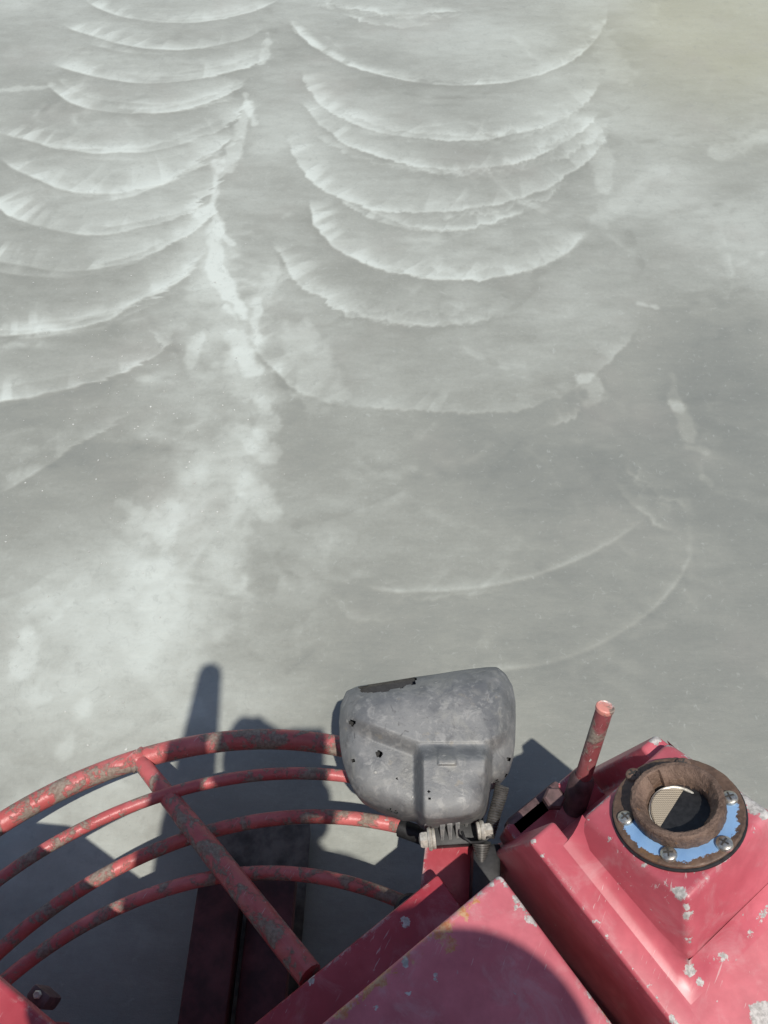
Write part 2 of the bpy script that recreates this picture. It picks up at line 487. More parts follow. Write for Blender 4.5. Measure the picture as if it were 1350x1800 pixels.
    # streaks either side
    for (a0, b0, a1, b1, r, s) in [(1182, 660, 1190, 720, 14, .5), (1192, 720, 1206, 775, 18, .8), (1205, 790, 1240, 800, 10, .55), (1200, 880, 1215, 1010, 12, .25),
                                   (1060, 60, 1085, 130, 30, .4), (1040, 210, 1065, 320, 24, .5), (1260, 270, 1350, 235, 22, .45), (1050, 385, 1150, 300, 24, .25),
                                   (1120, 538, 1148, 543, 9, .9), (1030, 670, 1045, 700, 20, .8), (1265, 1110, 1285, 1060, 12, .3), (1235, 845, 1245, 855, 9, .5),
                                   (55, 1120, 40, 1180, 24, .6), (140, 1250, 120, 1320, 22, .5), (60, 1210, 75, 1225, 26, .5), (430, 640, 470, 700, 40, .5),
                                   (480, 470, 450, 530, 26, .6), (520, 600, 560, 690, 45, .5), (290, 890, 300, 960, 24, .5), (40, 1080, 140, 1020, 18, .25),
                                   (210, 880, 280, 900, 10, .3), (0, 160, 90, 148, 12, .6), (0, 610, 60, 606, 14, .3),
                                   (388, 286, 372, 362, 12, 1.0), (345, 380, 372, 362, 12, .9), (374, 366, 392, 405, 11, 1.1), (392, 405, 412, 428, 7, .9), (380, 400, 384, 470, 13, .9), (384, 470, 402, 520, 15, 1.1),
                                   (402, 520, 424, 560, 12, 1.2), (398, 540, 415, 575, 9, .9), (448, 528, 444, 600, 12, .8), (410, 585, 445, 640, 18, .9), (440, 180, 420, 240, 12, .8), (432, 165, 446, 220, 8, .8),
                                   (470, 60, 462, 110, 9, .7), (416, 245, 404, 300, 14, .8), (330, 640, 350, 590, 16, .6), (455, 700, 468, 760, 22, .6), (420, 760, 470, 800, 24, .55), (430, 860, 470, 900, 24, .6)]:
        p = spot(a0, b0, 0); q = spot(a1, b1, 0); rw = spot(a0 + r, b0, 0).x - p.x
        e = (q - p); l2 = e.x ** 2 + e.y ** 2 + 1e-9
        t = np.clip(((xn - p.x) * e.x + (yn - p.y) * e.y) / l2, 0, 1)
        dd = np.hypot(xn + wx - p.x - t * e.x, yn + wy - p.y - t * e.y) / rw
        light += s * .55 * (1 - sstep(dd + (nz - .5) * 1.5 + (nz2 - .5) * 1.3, .35, 1.1))
    # broad wet and drying areas, plus sheen and far sky reflection painted into the tone
    def blob(a, b, ra, rb):
        p = spot(a, b, 0); rx = spot(a + ra, b, 0).x - p.x; ry = spot(a, b - rb, 0).y - p.y
        return np.exp(-(((xn - p.x) / rx) ** 2 + ((yn - p.y) / ry) ** 2))
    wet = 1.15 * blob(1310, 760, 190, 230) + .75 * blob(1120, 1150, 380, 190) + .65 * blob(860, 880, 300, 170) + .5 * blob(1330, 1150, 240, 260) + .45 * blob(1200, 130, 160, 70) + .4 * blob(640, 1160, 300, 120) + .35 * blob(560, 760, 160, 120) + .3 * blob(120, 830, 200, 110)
    dry_sheen = .42 * sstep(yn, 1.3, 3.6) + .40 * blob(120, 1180, 260, 240) + .25 * blob(260, 1020, 200, 200) + .55 * blob(1270, 430, 200, 110) + .35 * blob(300, 260, 260, 120) + .35 * blob(640, 880, 140, 140) + .3 * blob(80, 1000, 200, 200) + .25 * blob(800, 60, 300, 60)
    warm = 1.0 * blob(1270, 70, 240, 120) + .8 * blob(1330, 10, 160, 70)
    smear = fbm(xn * 5, yn * 11, 70, 5) - .5                # sideways trowel drag
    smear2 = np.clip(fbm(xn * 16, yn * 42, 75, 4) - .5, -.2, .3)
    blot = fbm(xn * 3.2 + 8, yn * 3.2, 80, 5) - .5
    tone = 1.08 * light - .34 * dark + .55 * (dry_sheen - wet) + .34 * smear + .22 * smear2 + .75 * blot
    h += .0012 * (fbm(xn * 7, yn * 22, 77, 4) - .5)
    zed = np.zeros_like(x); zed[near] = h
    edge_fade = sstep(2.2 - np.abs(xn), 0, .3)
    zed[near] *= edge_fade
    co = np.stack([x, y, zed], 1).astype(np.float32)
    NX, NY = len(X), len(Y)
    idx = np.arange(NX * NY).reshape(NY, NX)
    f = np.stack([idx[:-1, :-1], idx[:-1, 1:], idx[1:, 1:], idx[1:, :-1]], -1).reshape(-1, 4)
    me = bpy.data.meshes.new('concrete_floor')
    me.vertices.add(len(co)); me.vertices.foreach_set('co', co.ravel())
    me.loops.add(f.size); me.loops.foreach_set('vertex_index', f.ravel().astype(np.int32))
    me.polygons.add(len(f)); me.polygons.foreach_set('loop_start', (np.arange(len(f)) * 4).astype(np.int32))
    me.polygons.foreach_set('use_smooth', np.ones(len(f), bool))
    me.update(calc_edges=True)
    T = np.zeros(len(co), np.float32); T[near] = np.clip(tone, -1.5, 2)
    Wm = np.zeros(len(co), np.float32); Wm[near] = np.clip(warm, 0, 1)
    Lt = np.zeros(len(co), np.float32); Lt[near] = np.clip(light, 0, 1.5)
    for nm, arr in (('paste_sheen', T), ('warm_tint', Wm), ('slurry', Lt)):
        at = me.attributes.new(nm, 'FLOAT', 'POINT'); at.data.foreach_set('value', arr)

    t = NT('wet_concrete')
    def attr(n):
        a = t.n.new('ShaderNodeAttribute'); a.attribute_name = n; return a.outputs['Fac']
    paste_sheen, warm_tint, slur = attr('paste_sheen'), attr('warm_tint'), attr('slurry')
    fine = t.noise(90, 6, 0.65)
    grain = t.noise(420, 3, 0.6)
    drag = t.noise(12, 6, 0.66, stretch=(1, 2.2, 1), dist=0.9)
    v = t.math('ADD', paste_sheen, t.math('MULTIPLY', t.math('SUBTRACT', drag, .5), .35))
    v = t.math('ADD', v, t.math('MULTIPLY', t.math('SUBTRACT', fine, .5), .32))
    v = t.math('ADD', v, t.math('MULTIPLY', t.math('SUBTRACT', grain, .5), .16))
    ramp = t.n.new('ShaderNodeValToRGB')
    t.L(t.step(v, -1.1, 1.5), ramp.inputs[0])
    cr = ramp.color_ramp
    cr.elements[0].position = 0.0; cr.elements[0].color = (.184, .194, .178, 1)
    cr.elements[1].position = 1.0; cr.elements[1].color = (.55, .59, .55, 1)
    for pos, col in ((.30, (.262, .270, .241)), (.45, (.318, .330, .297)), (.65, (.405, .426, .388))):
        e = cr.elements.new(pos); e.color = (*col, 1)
    c = t.mix(t.math('MULTIPLY', warm_tint, .55), ramp.outputs[0], (.40, .39, .27))
    pore = t.n.new('ShaderNodeTexVoronoi'); pore.inputs['Scale'].default_value = 130; t.L(t.tc.outputs['Object'], pore.inputs['Vector'])
    pm = t.math('MULTIPLY', t.step(pore.outputs['Distance'], .10, .2, 1, 0), t.step(t.noise(5, 4, .65), .48, .62))
    pm = t.math('MULTIPLY', pm, t.step(grain, .42, .55))
    c = t.mix(t.math('MULTIPLY', pm, .38), c, (.15, .155, .145))
    mott = t.noise(34, 5, .72, dist=.8)
    c = t.mix(t.step(mott, .52, .72, 0, .30), c, (.235, .245, .225))
    c = t.mix(t.step(t.noise(55, 5, .7, dist=.6), .58, .74, 0, .28), c, (.50, .53, .50))
    # brownish fine sand showing in places
    c = t.mix(t.step(t.noise(2.2, 4, .6), .5, .75, 0, .28), c, (.33, .315, .285))
    rg = t.step(t.math('ADD', slur, t.noise(6, 4, .6)), .3, 1.2, .48, .66)
    b1 = t.bump(t.noise(14, 6, .6, stretch=(1, 4, 1)), .25, .004)
    b2 = t.bump(t.math('ADD', fine, t.math('MULTIPLY', grain, .5)), .30, .002, b1)
    t.out(c, rg, 0.0, b2, spec=0.35)
    o = link('ground', me, t.m, kind='structure', smooth=0)
    o['label'] = 'wet grey concrete slab covered in curved trowel swirls and pale slurry'
    return o

build_ground()

# ------------------------------------------------------------------ materials of the machine
M = {}
RED = (0.44, 0.048, 0.062)
def u_pt(u, v, z):                                     # machine frame, origin at the tank's near left corner
    return W0 + U * u - V * v + Z * (z - W0.z)
ZL, ZD = 0.60, 0.70
W0 = spot(930, 1479, ZL)
ZLOW, ZHIGH = .622, .705
dome_top = [spot(1024, 1432, ZLOW), spot(1208, 1584, ZHIGH), spot(1358, 1426, ZHIGH), spot(1172, 1301, ZLOW)]
# plane of the dome's dome_top and its own axes
DA = ((dome_top[3] - dome_top[0]) + (dome_top[2] - dome_top[1])).normalized()
DB = ((dome_top[1] - dome_top[0]) + (dome_top[2] - dome_top[3])).normalized()
DN = DA.cross(DB).normalized()
if DN.z < 0: DN = -DN
E1 = (Vector((1, 0, 0)) - DN * DN.x).normalized(); E2 = DN.cross(E1)
D0 = sum(dome_top, Vector()) / 4
def on_top(px, py, h=0.0):
    o = Vector((0, 0, CAM_H)); d = spot(px, py, 0) - o
    return o + d * ((D0 + DN * h - o).dot(DN) / d.dot(DN))
def chip_row(a, b, z, n, r, seed):
    rs = random.Random(seed); out = []
    for k in range(n):
        t = (k + rs.random()) / n
        q = (a[0] + (b[0] - a[0]) * t, a[1] + (b[1] - a[1]) * t)
        out.append((on_top(*q) if z == ZD else spot(*q, z), r * rs.uniform(.45, 1.25)))
    return out
tank_chips = (chip_row((1192, 1568), (1220, 1592), ZD, 3, .009, 1) + chip_row((1212, 1524), (1282, 1498), ZD, 6, .007, 2) + chip_row((1308, 1402), (1345, 1430), ZD, 6, .011, 3)
              + chip_row((1028, 1428), (1064, 1398), ZD, 6, .006, 4) + chip_row((1070, 1390), (1130, 1345), ZD, 5, .004, 5) + chip_row((1085, 1475), (1140, 1515), ZD, 4, .004, 15) + chip_row((1238, 1700), (1272, 1672), ZL, 5, .0055, 6)
              + chip_row((1312, 1640), (1350, 1592), ZL, 6, .008, 7) + [(spot(1226, 1728, ZL), .0045), (spot(1348, 1795, ZL), .020), (spot(1152, 1296, ZL), .008)]
              + [(dome_top[1].lerp(spot(1213, 1722, ZL), k / 9), .0028 + .0022 * (k % 3)) for k in range(1, 9)]
              + [(dome_top[2].lerp(dome_top[3], (k + .5) / 11), .0030 + .0016 * (k % 3)) for k in range(11)] + [(dome_top[0].lerp(dome_top[1], (k + .5) / 9), .0018 + .0012 * (k % 3)) for k in range(9)]
              + [(dome_top[1].lerp(dome_top[2], (k + .5) / 7), .0022 + .0015 * (k % 2)) for k in range(7)]
              + chip_row((935, 1480), (1000, 1560), ZL, 4, .0034, 8) + chip_row((1010, 1575), (1180, 1785), ZL, 7, .0030, 19) + chip_row((1000, 1430), (1140, 1318), ZL - .08, 4, .006, 9) + chip_row((1176, 1790), (1195, 1800), ZL, 2, .005, 10))
ZB = 0.56
box_chips = (chip_row((882, 1537), (960, 1640), ZB, 12, .0062, 11) + chip_row((905, 1580), (935, 1625), ZB, 5, .0035, 18) + chip_row((1040, 1740), (1085, 1795), ZB, 6, .008, 12) + chip_row((878, 1538), (740, 1634), ZB, 11, .0055, 13)
             + chip_row((730, 1640), (600, 1770), ZB, 10, .0055, 14)  + chip_row((640, 1785), (800, 1700), ZB, 3, .0035, 16) + [(spot(712, 1692, ZB), .006), (spot(905, 1592, ZB), .003)])
M['tank'] = red_paint('faded_red_tank_paint', (0.50, 0.092, 0.118), tank_chips, worn=.8, rust=.12, dust=.30, rough=.36)
cover_rust = chip_row((835, 1585), (700, 1690), ZB, 9, .011, 31) + chip_row((690, 1705), (600, 1775), ZB, 6, .009, 32) + [(spot(790, 1660, ZB), .010), (spot(1068, 1772, ZB), .012)]
M['box'] = red_paint('scuffed_red_cover_paint', (0.53, 0.130, 0.158), box_chips, worn=1.3, rust=.35, dust=.5, rough=.42, blooms=cover_rust)
M['frame'] = red_paint('dull_red_frame_paint', (0.36, 0.035, 0.050), [(spot(715, 1622, .4), .008), (spot(545, 1722, .4), .006)], worn=.9, rust=.25, dust=.3)
M['ring'] = red_paint('cement_spattered_red_tube_paint', (0.50, 0.105, 0.100), None, worn=.4, cement=.62, rust=.25, dust=.2, rough=.4)
M['ring_clean'] = red_paint('thinly_spattered_red_tube_paint', (0.46, 0.090, 0.090), None, worn=.4, cement=.45, rust=.2, dust=.2)

def lamp_mat():
    t = NT('weathered_grey_lamp_shell')
    big = t.noise(16, 6, .65); mid = t.noise(55, 6, .7, dist=.5); fine = t.noise(220, 4, .6)
    c = t.mix(t.step(big, .32, .68), (.145, .149, .153), (.235, .237, .235))
    c = t.mix(t.step(mid, .50, .66, 0, .55), c, (.36, .355, .34))
    c = t.mix(t.step(t.noise(34, 5, .7), .60, .70, 0, .55), c, (.29, .26, .21))
    c = t.mix(t.step(mid, .30, .38, .6, 0), c, (.06, .06, .062))
    dust = t.noise(9, 7, .75, dist=1.2)
    c = t.mix(t.step(dust, .50, .66, 0, .6), c, (.30, .295, .27))
    c = t.mix(t.step(t.noise(21, 6, .7, dist=.8), .56, .68, 0, .5), c, (.095, .095, .098))
    # dried cement splashes
    vo = t.n.new('ShaderNodeTexVoronoi'); vo.inputs['Scale'].default_value = 42; t.L(t.tc.outputs['Object'], vo.inputs['Vector'])
    spl = t.math('MULTIPLY', t.step(vo.outputs['Distance'], .10, .16, 1, 0), t.step(t.noise(13, 3, .6), .52, .6))
    c = t.mix(t.math('MULTIPLY', spl, .8), c, (.40, .39, .36))
    e = t.edge(.004)
    c = t.mix(t.step(t.math('ADD', e, t.math('MULTIPLY', t.math('SUBTRACT', mid, .5), .3)), .05, .15), c, (.42, .42, .41))
    h = t.math('ADD', t.math('MULTIPLY', mid, .5), t.math('ADD', t.math('MULTIPLY', fine, .3), spl))
    return t.out(c, t.step(big, .3, .7, .42, .68), .15, t.bump(h, .55, .0025))
M['lamp'] = lamp_mat()
M['black'] = plain('black_rubber', (.018, .018, .019), .55, var=.4, scale=120)
M['dark_steel'] = plain('grimy_dark_steel', (.055, .048, .046), .55, .4, var=.5, scale=45, bump=.4)
M['zinc'] = plain('dull_zinc', (.60, .57, .50), .42, .35, var=.25, scale=160, bump=.3)
M['screw'] = plain('worn_stainless', (.52, .49, .43), .34, .85, var=.3, scale=300, bump=.25, bdist=.0008)
M['maroon'] = plain('grimy_maroon_arm', (.085, .024, .026), .6, var=.5, scale=22, bump=.3)
M['blade'] = plain('worn_blade_steel', (.125, .112, .098), .5, .4, var=.5, scale=26, bump=.3)
M['copper'] = red_paint('pink_end_paint', (.60, .22, .17), None, worn=.5, cement=.2, rust=.3)

def rust_mat():
    t = NT('rusty_filler_metal')
    big = t.noise(26, 6, .65); fine = t.noise(170, 5, .65)
    c = t.mix(t.step(big, .3, .7), (.095, .058, .042), (.23, .150, .112))
    c = t.mix(t.step(fine, .4, .7, 0, .5), c, (.25, .17, .125))
    c = t.mix(t.step(t.noise(60, 5, .7), .62, .7, 0, .7), c, (.30, .145, .055))
    h = t.math('ADD', big, t.math('MULTIPLY', fine, .6))
    return t.out(c, .7, .15, t.bump(t.math('ADD', h, t.math('MULTIPLY', t.noise(70, 5, .7), 1.2)), .9, .003))
M['rust'] = rust_mat()

def blue_mat(c0, e1, e2):
    """flange plate: rust with what is left of a coat of blue paint on its near half"""
    t = NT('rust_and_blue_flange')
    big = t.noise(26, 6, .65); fine = t.noise(170, 5, .65)
    rust = t.mix(t.step(big, .3, .7), (.075, .047, .034), (.17, .105, .070))
    rust = t.mix(t.step(fine, .4, .7, 0, .5), rust, (.22, .14, .10))
    rust = t.mix(t.step(t.noise(40, 5, .7), .55, .68, 0, .7), rust, (.23, .125, .055))
    d = t.n.new('ShaderNodeVectorMath'); d.operation = 'SUBTRACT'
    t.L(t.tc.outputs['Object'], d.inputs[0]); d.inputs[1].default_value = tuple(c0)
    cx = []
    for ax in (e1, e2):
        dt = t.n.new('ShaderNodeVectorMath'); dt.operation = 'DOT_PRODUCT'
        t.L(d.outputs[0], dt.inputs[0]); dt.inputs[1].default_value = tuple(ax); cx.append(dt.outputs['Value'])
    ln = t.math('SQRT', t.math('ADD', t.math('POWER', cx[0], 2), t.math('POWER', cx[1], 2)))
    nz = t.math('MULTIPLY', t.math('SUBTRACT', t.noise(75, 5, .7), .5), .022)
    low = t.step(t.math('ADD', cx[1], t.math('MULTIPLY', nz, 1.2)), -.004, .002, 1, 0)
    ring = t.step(t.math('ADD', ln, nz), .0685, .0700, 1, 0)
    bits = t.step(t.noise(34, 3, .5), .18, .22)
    m = t.math('MULTIPLY', t.math('MULTIPLY', low, ring), bits)
    blue = t.mix(t.step(t.noise(30, 3, .5), .3, .7), (.20, .37, .64), (.28, .47, .74))
    c = t.mix(m, rust, blue)
    h = t.math('ADD', t.math('MULTIPLY', fine, .4), t.math('MULTIPLY', m, .8))
    return t.out(c, .5, .1, t.bump(h, .4, .0012))

# ------------------------------------------------------------------ the ride-on trowel
TR = empty('ride_on_trowel', (-0.1, -0.4, 0),
           'worn red ride-on concrete trowel with guard rings, fuel tank and grey headlight', 'power trowel')

# --- guard rings
def fit_circle(P):
    A = np.c_[2 * P, np.ones(len(P))]
    s = np.linalg.lstsq(A, (P ** 2).sum(1), rcond=None)[0]
    return s[:2], math.sqrt(s[2] + s[0] ** 2 + s[1] ** 2)
RINGS = [
    ([(0, 1450), (120, 1380), (250, 1335), (350, 1308), (430, 1300), (520, 1303), (600, 1312)], .160, .0195, (800, 1385)),
    ([(0, 1540), (121, 1481), (257, 1400), (367, 1375), (470, 1363), (584, 1363)], .215, .0110, (770, 1400)),
    ([(0, 1664), (73, 1620), (202, 1529), (319, 1474), (367, 1463), (478, 1439), (584, 1434), (705, 1455)], .215, .0125, (706, 1456)),
    ([(11, 1723), (183, 1606), (253, 1576), (323, 1554), (424, 1539), (549, 1539), (638, 1556), (709, 1588)], .250, .0115, (716, 1592)),
]
def ring_fn(pts, z):
    P = np.array([spot(a, b, z)[:2] for a, b in pts])
    c, Rm = fit_circle(P)
    th = np.arctan2(P[:, 1] - c[1], P[:, 0] - c[0]); rr = np.hypot(*(P - c).T)
    o = np.argsort(th); return c, Rm, th[o], rr[o]
RING_PATHS = []
for pts, z, rad, end in RINGS:
    c, Rm, th, rr = ring_fn(pts, z)
    e = spot(*end, z); a1 = math.atan2(e.y - c[1], e.x - c[0])
    k = np.polyfit(th, rr, 2)
    path = []
    for a in np.linspace(a1, math.pi * 1.22, 90):
        ac = min(max(a, th[0] - .1), th[-1] + .05)
        r = np.polyval(k, ac)
        path.append((c[0] + r * math.cos(a), c[1] + r * math.sin(a), z + .0025 * math.sin(a * 9)))
    RING_PATHS.append([Vector(p) for p in path])
    from_bm('guard_ring', tube(path, rad, 14), M['ring'] if rad > .0112 else M['ring_clean'], TR)

# dark sleeve at the end of the third ring, and its clamp
s0, s1 = spot(703, 1455, .215), spot(765, 1478, .225)
from_bm('ring_sleeve', tube([s0, s0.lerp(s1, .5) + Z * .002, s1], .0155, 14), M['black'], TR)
# spokes of the guard
sp0, sp1 = spot(246, 1338, .165), spot(545, 1715, .36)
from_bm('guard_spoke', tube([sp0.lerp(sp1, k / 10) for k in range(11)], [.0150 + .0045 * min(1, k / 5) for k in range(11)], 12), M['ring_clean'], TR)
from_bm('weld_collar', lathe([(.021, -.014), (.0225, -.008), (.0225, .010), (.020, .016)], spot(243, 1336, .160), (sp1 - sp0).cross(Z).normalized().cross(Z) + Z * 0.3, 14), M['ring'], TR)

for path in RING_PATHS[1:]:
    d = (sp1 - sp0).normalized()
    best = min(path, key=lambda p: ((p - sp0) - d * (p - sp0).dot(d)).length)
    on = sp0 + d * (best - sp0).dot(d)
    wb = bmesh.new()
    for side in (-1, 1):
        for k in range(6):
            t = (k - 2.5) * .0042
            c = best.lerp(on, .5) + d * (side * .0125) + d.cross(Z).normalized() * t
            bmesh.ops.create_icosphere(wb, subdivisions=2, radius=random.uniform(.0040, .0058), matrix=Matrix.Translation(c))
    from_bm('weld_bead', wb, M['ring'], TR)
# --- rotor: four blades on arms about a spider under the guard
RC = Vector((-0.235, -0.33, 0))
from_bm('rotor_hub', lathe([(.11, .05), (.13, .07), (.13, .13), (.09, .17), (.07, .30)], RC, seg=32), M['dark_steel'], TR)
for q in range(4):
    ang = math.pi / 2 * q
    rot = Matrix.Rotation(ang - R(2), 4, 'Z')
    def T(x, y, z): return RC + rot @ Vector((x, y, z))
    bm = bmesh.new()
    prof = [(-.125, .012), (-.10, .006), (.05, .040), (.068, .045)]
    ys = [.26, .50, .655, .672]
    rings = []
    for yy in ys:
        sh = 0.012 if yy == ys[-1] else 0
        top = [T(px * (1 - sh * 3), yy, pz) for px, pz in prof]
        rings.append(top + [p - Z * .004 for p in top[::-1]])
    prism(rings, bm)
    from_bm('trowel_blade', bm, M['blade'], TR)
    from_bm('blade_arm', box(T(-.118, .10, .085), rot @ Vector((.080, 0, 0)), rot @ Vector((0, .46, 0)), Z * .055, .006), M['maroon'], TR)
    from_bm('blade_bracket', box(T(-.028, .12, .080), rot @ Vector((.085, 0, .02)), rot @ Vector((0, .44, 0)), Z * .035, .005), M['maroon'], TR)

# --- chassis beam under the covers
ZF = .40
F0 = spot(742, 1558, ZF)
from_bm('frame_beam', box(F0 - Z * .15 - U * .95 + U * .03, U * .95, -V * .16, Z * .15, .006), M['frame'], TR)
# red mounting plate of the headlight
pl = [spot(748, 1478, .33), spot(838, 1482, .33), spot(832, 1600, .33), spot(735, 1596, .33)]
from_bm('lamp_bracket', prism([[p - Z * .012 for p in pl], pl], bev=.003), M['frame'], TR)
# two dark rubber mounts
from_bm('rubber_mount', lathe([(.020, -.05), (.026, -.035), (.026, .0), (.021, .012), (.008, .014)], spot(722, 1602, .345), seg=24), M['black'], TR)
from_bm('rubber_mount', lathe([(.013, -.05), (.017, -.035), (.017, .0), (.014, .008), (.006, .01)], spot(770, 1607, .375), seg=24), M['black'], TR)
b0 = spot(830, 1490, .36)
from_bm('rubber_strap', box(b0 - Z * .1, Vector((.045, .006, 0)), Vector((-.008, -.085, 0)), Z * .11, .006), M['black'], TR)

# --- engine cover in front of the operator
CC = spot(880, 1535, ZB)
def cover_ring(z, g):
    return [CC + U * g + V * g + Z * (z - ZB), CC + U * g - V * (.85) + Z * (z - ZB), CC - U * (.62) - V * .85 + Z * (z - ZB), CC - U * .62 + V * g + Z * (z - ZB)]
from_bm('engine_cover', prism([cover_ring(.24, .004), cover_ring(ZB, 0)], bev=.007, seg=3), M['box'], TR)

# --- fuel tank: long body, raised filler dome with a sloping top
def uv(u, v, z): return Vector((W0.x, W0.y, z)) + U * u - V * v
V0 = .033
rim = [(0, 0), (0, .80), (.300, .80), (.295, .25), (.260, .10), (.238, 0), (.206, 0), (.206, V0), (.044, V0), (.044, 0)]
foot = [(.006, -.053), (.006, .80), (.306, .80), (.300, .25), (.268, .10), (.246, -.053), (.206, -.053), (.206, -.020), (.044, -.020), (.044, -.053)]
tank = from_bm('fuel_tank', prism([[uv(p[0], p[1], .20) for p in foot], [uv(p[0], p[1], ZL) for p in rim]], bev=.0055, seg=4), M['tank'], TR)
def dome_base(g, z):                                    # g: how far the weld fillet spreads over the body
    return [uv(.045 - g, V0 + .003, z), uv(.052 - g, .232 + g, z), uv(.262 + g, .236 + g, z), uv(.240, V0 + .001, z)]
dome = prism([dome_base(0, ZL - .01), dome_top], bev=.009, seg=4)
from_bm('tank_dome', dome, M['tank'], tank)
fb = bmesh.new()
rows = []
b0 = dome_base(0, ZL - .01)
for g, dz in ((.022, .0004), (.014, .0018), (.007, .0055), (.0025, .012), (.0003, .022)):
    q = []
    for i in range(4):
        sec = b0[i].lerp(dome_top[i], (dz + .01) / (dome_top[i].z - ZL + .01)); sec.z = ZL + dz
        q.append(sec + (dome_base(g, 0)[i] - dome_base(0, 0)[i]))
    row = []
    for i in range(3):
        for k in range(10): row.append(fb.verts.new(q[i].lerp(q[i + 1], k / 10)))
    row.append(fb.verts.new(q[3])); rows.append(row)
for r0, r1 in zip(rows[:-1], rows[1:]):
    for i in range(len(r0) - 1): fb.faces.new((r0[i], r0[i + 1], r1[i + 1], r1[i]))
from_bm('weld_fillet', fb, M['tank'], tank, smooth=75)

FC = on_top(1192, 1430)
M['flange'] = blue_mat(FC, E1, E2)
from_bm('filler_gasket', lathe([(.0785, -.001), (.0798, .001), (.0798, .0035), (.0770, .0045), (.04, .0045)], FC, DN, seg=64), M['black'], tank)
from_bm('filler_flange', lathe([(.0385, .002), (.0755, .004), (.0778, .0060), (.0778, .0085), (.0758, .0098), (.069, .0100), (.052, .0098), (.040, .0098)], FC, DN, seg=96, close=False, jitter=.0003), M['flange'], tank)
NC = on_top(1193, 1422, .010)
prof = [(.0545, 0), (.0556, .004), (.0553, .018), (.0545, .0205), (.0528, .0220), (.0480, .0222), (.0462, .0208), (.0395, .0105), (.0380, .0080), (.0372, .002), (.0370, -.075)]
nb = lathe(prof, NC, DN, seg=120, close=False, jitter=.0007)
# notches of the bayonet cap in the rim
for v in nb.verts:
    d = v.co - NC; x = d.dot(E1); y = d.dot(E2); r = math.hypot(x, y); a = math.degrees(math.atan2(y, x)) % 360
    for c0 in (112, 292):
        if abs((a - c0 + 180) % 360 - 180) < 11 and r < .047 and d.dot(DN) > 0:
            v.co += (E1 * x + E2 * y).normalized() * (.0465 - r) * .75
from_bm('filler_neck', nb, M['rust'], tank)
# strainer basket hanging in the neck
st = NT('wire_strainer')
wv = st.n.new('ShaderNodeTexWave'); wv.inputs['Scale'].default_value = 130; st.L(st.tc.outputs['Object'], wv.inputs['Vector'])
wv2 = st.n.new('ShaderNodeTexWave'); wv2.bands_direction = 'Y'; wv2.inputs['Scale'].default_value = 130; st.L(st.tc.outputs['Object'], wv2.inputs['Vector'])
wm = st.math('MAXIMUM', wv.outputs['Fac'], wv2.outputs['Fac'])
sm = st.out(st.mix(wm, (.22, .185, .135), (.40, .34, .26)), .5, .2, st.bump(wm, .6, .0008))
SCc = NC - DN * .013 + E1 * (-.002) + E2 * .002
SA = (DN + E2 * -.30 + E1 * .15).normalized()
from_bm('strainer', lathe([(.032, .004), (.0335, .003), (.033, .0), (.031, -.002), (.018, -.004), (.002, -.005)], SCc, SA, 48), sm, tank)
s1v = SA.orthogonal().normalized(); s2v = SA.cross(s1v)
from_bm('strainer_rim', tube([SCc + (s1v * math.cos(a) + s2v * math.sin(a)) * .0332 + SA * .0035 for a in np.linspace(0, 2 * math.pi, 60)], .0020, 8), M['zinc'], tank)
inside = plain('dark_tank_inside', (.050, .036, .036), .8)
from_bm('tank_inside', lathe([(.0369, -.002), (.0369, -.078), (.001, -.079)], NC, DN, seg=48, close=False), inside, tank)

def screw_bm(c):
    return lathe([(.0100, -.001), (.0100, .0018), (.0092, .0040), (.0070, .0056), (.0040, .0062), (.001, .0063)], c, DN, seg=28)
def cross_bm(c, spin):
    bm = bmesh.new()
    for k in range(2):
        a = E1 * math.cos(spin + k * math.pi / 2) + E2 * math.sin(spin + k * math.pi / 2); b = DN.cross(a)
        box(c - a * .0056 - b * .0010 + DN * (.0056 + .0003 * k), a * .0112, b * .0020, DN * .0010, 0, bm=bm)
    return bm
recess = plain('screw_recess', (.05, .045, .04), .7)
for i, (px, py) in enumerate([(258, 592), (588, 868), (1015, 788), (1055, 438), (700, 182), (318, 262)]):
    p = on_top(1040 + px / 4.355, 1300 + py / 4.355 + 1, .0125) - DN * .003
    s = from_bm('flange_screw', screw_bm(p), M['screw'] if i < 4 else M['rust'], tank)
    cb = cross_bm(p, .5 + i * .9)
    me2 = bpy.data.meshes.new('x'); cb.to_mesh(me2); cb.free()
    b2 = bmesh.new(); b2.from_mesh(s.data); nf = len(b2.faces); b2.from_mesh(me2)
    b2.faces.ensure_lookup_table()
    for f in b2.faces[nf:]: f.material_index = 1
    b2.to_mesh(s.data); b2.free(); s.data.materials.append(recess)
    bpy.data.meshes.remove(me2)

M['grimy'] = plain('grimy_bracket', (.115, .066, .066), .6, .1, var=.5, scale=40, bump=.4)
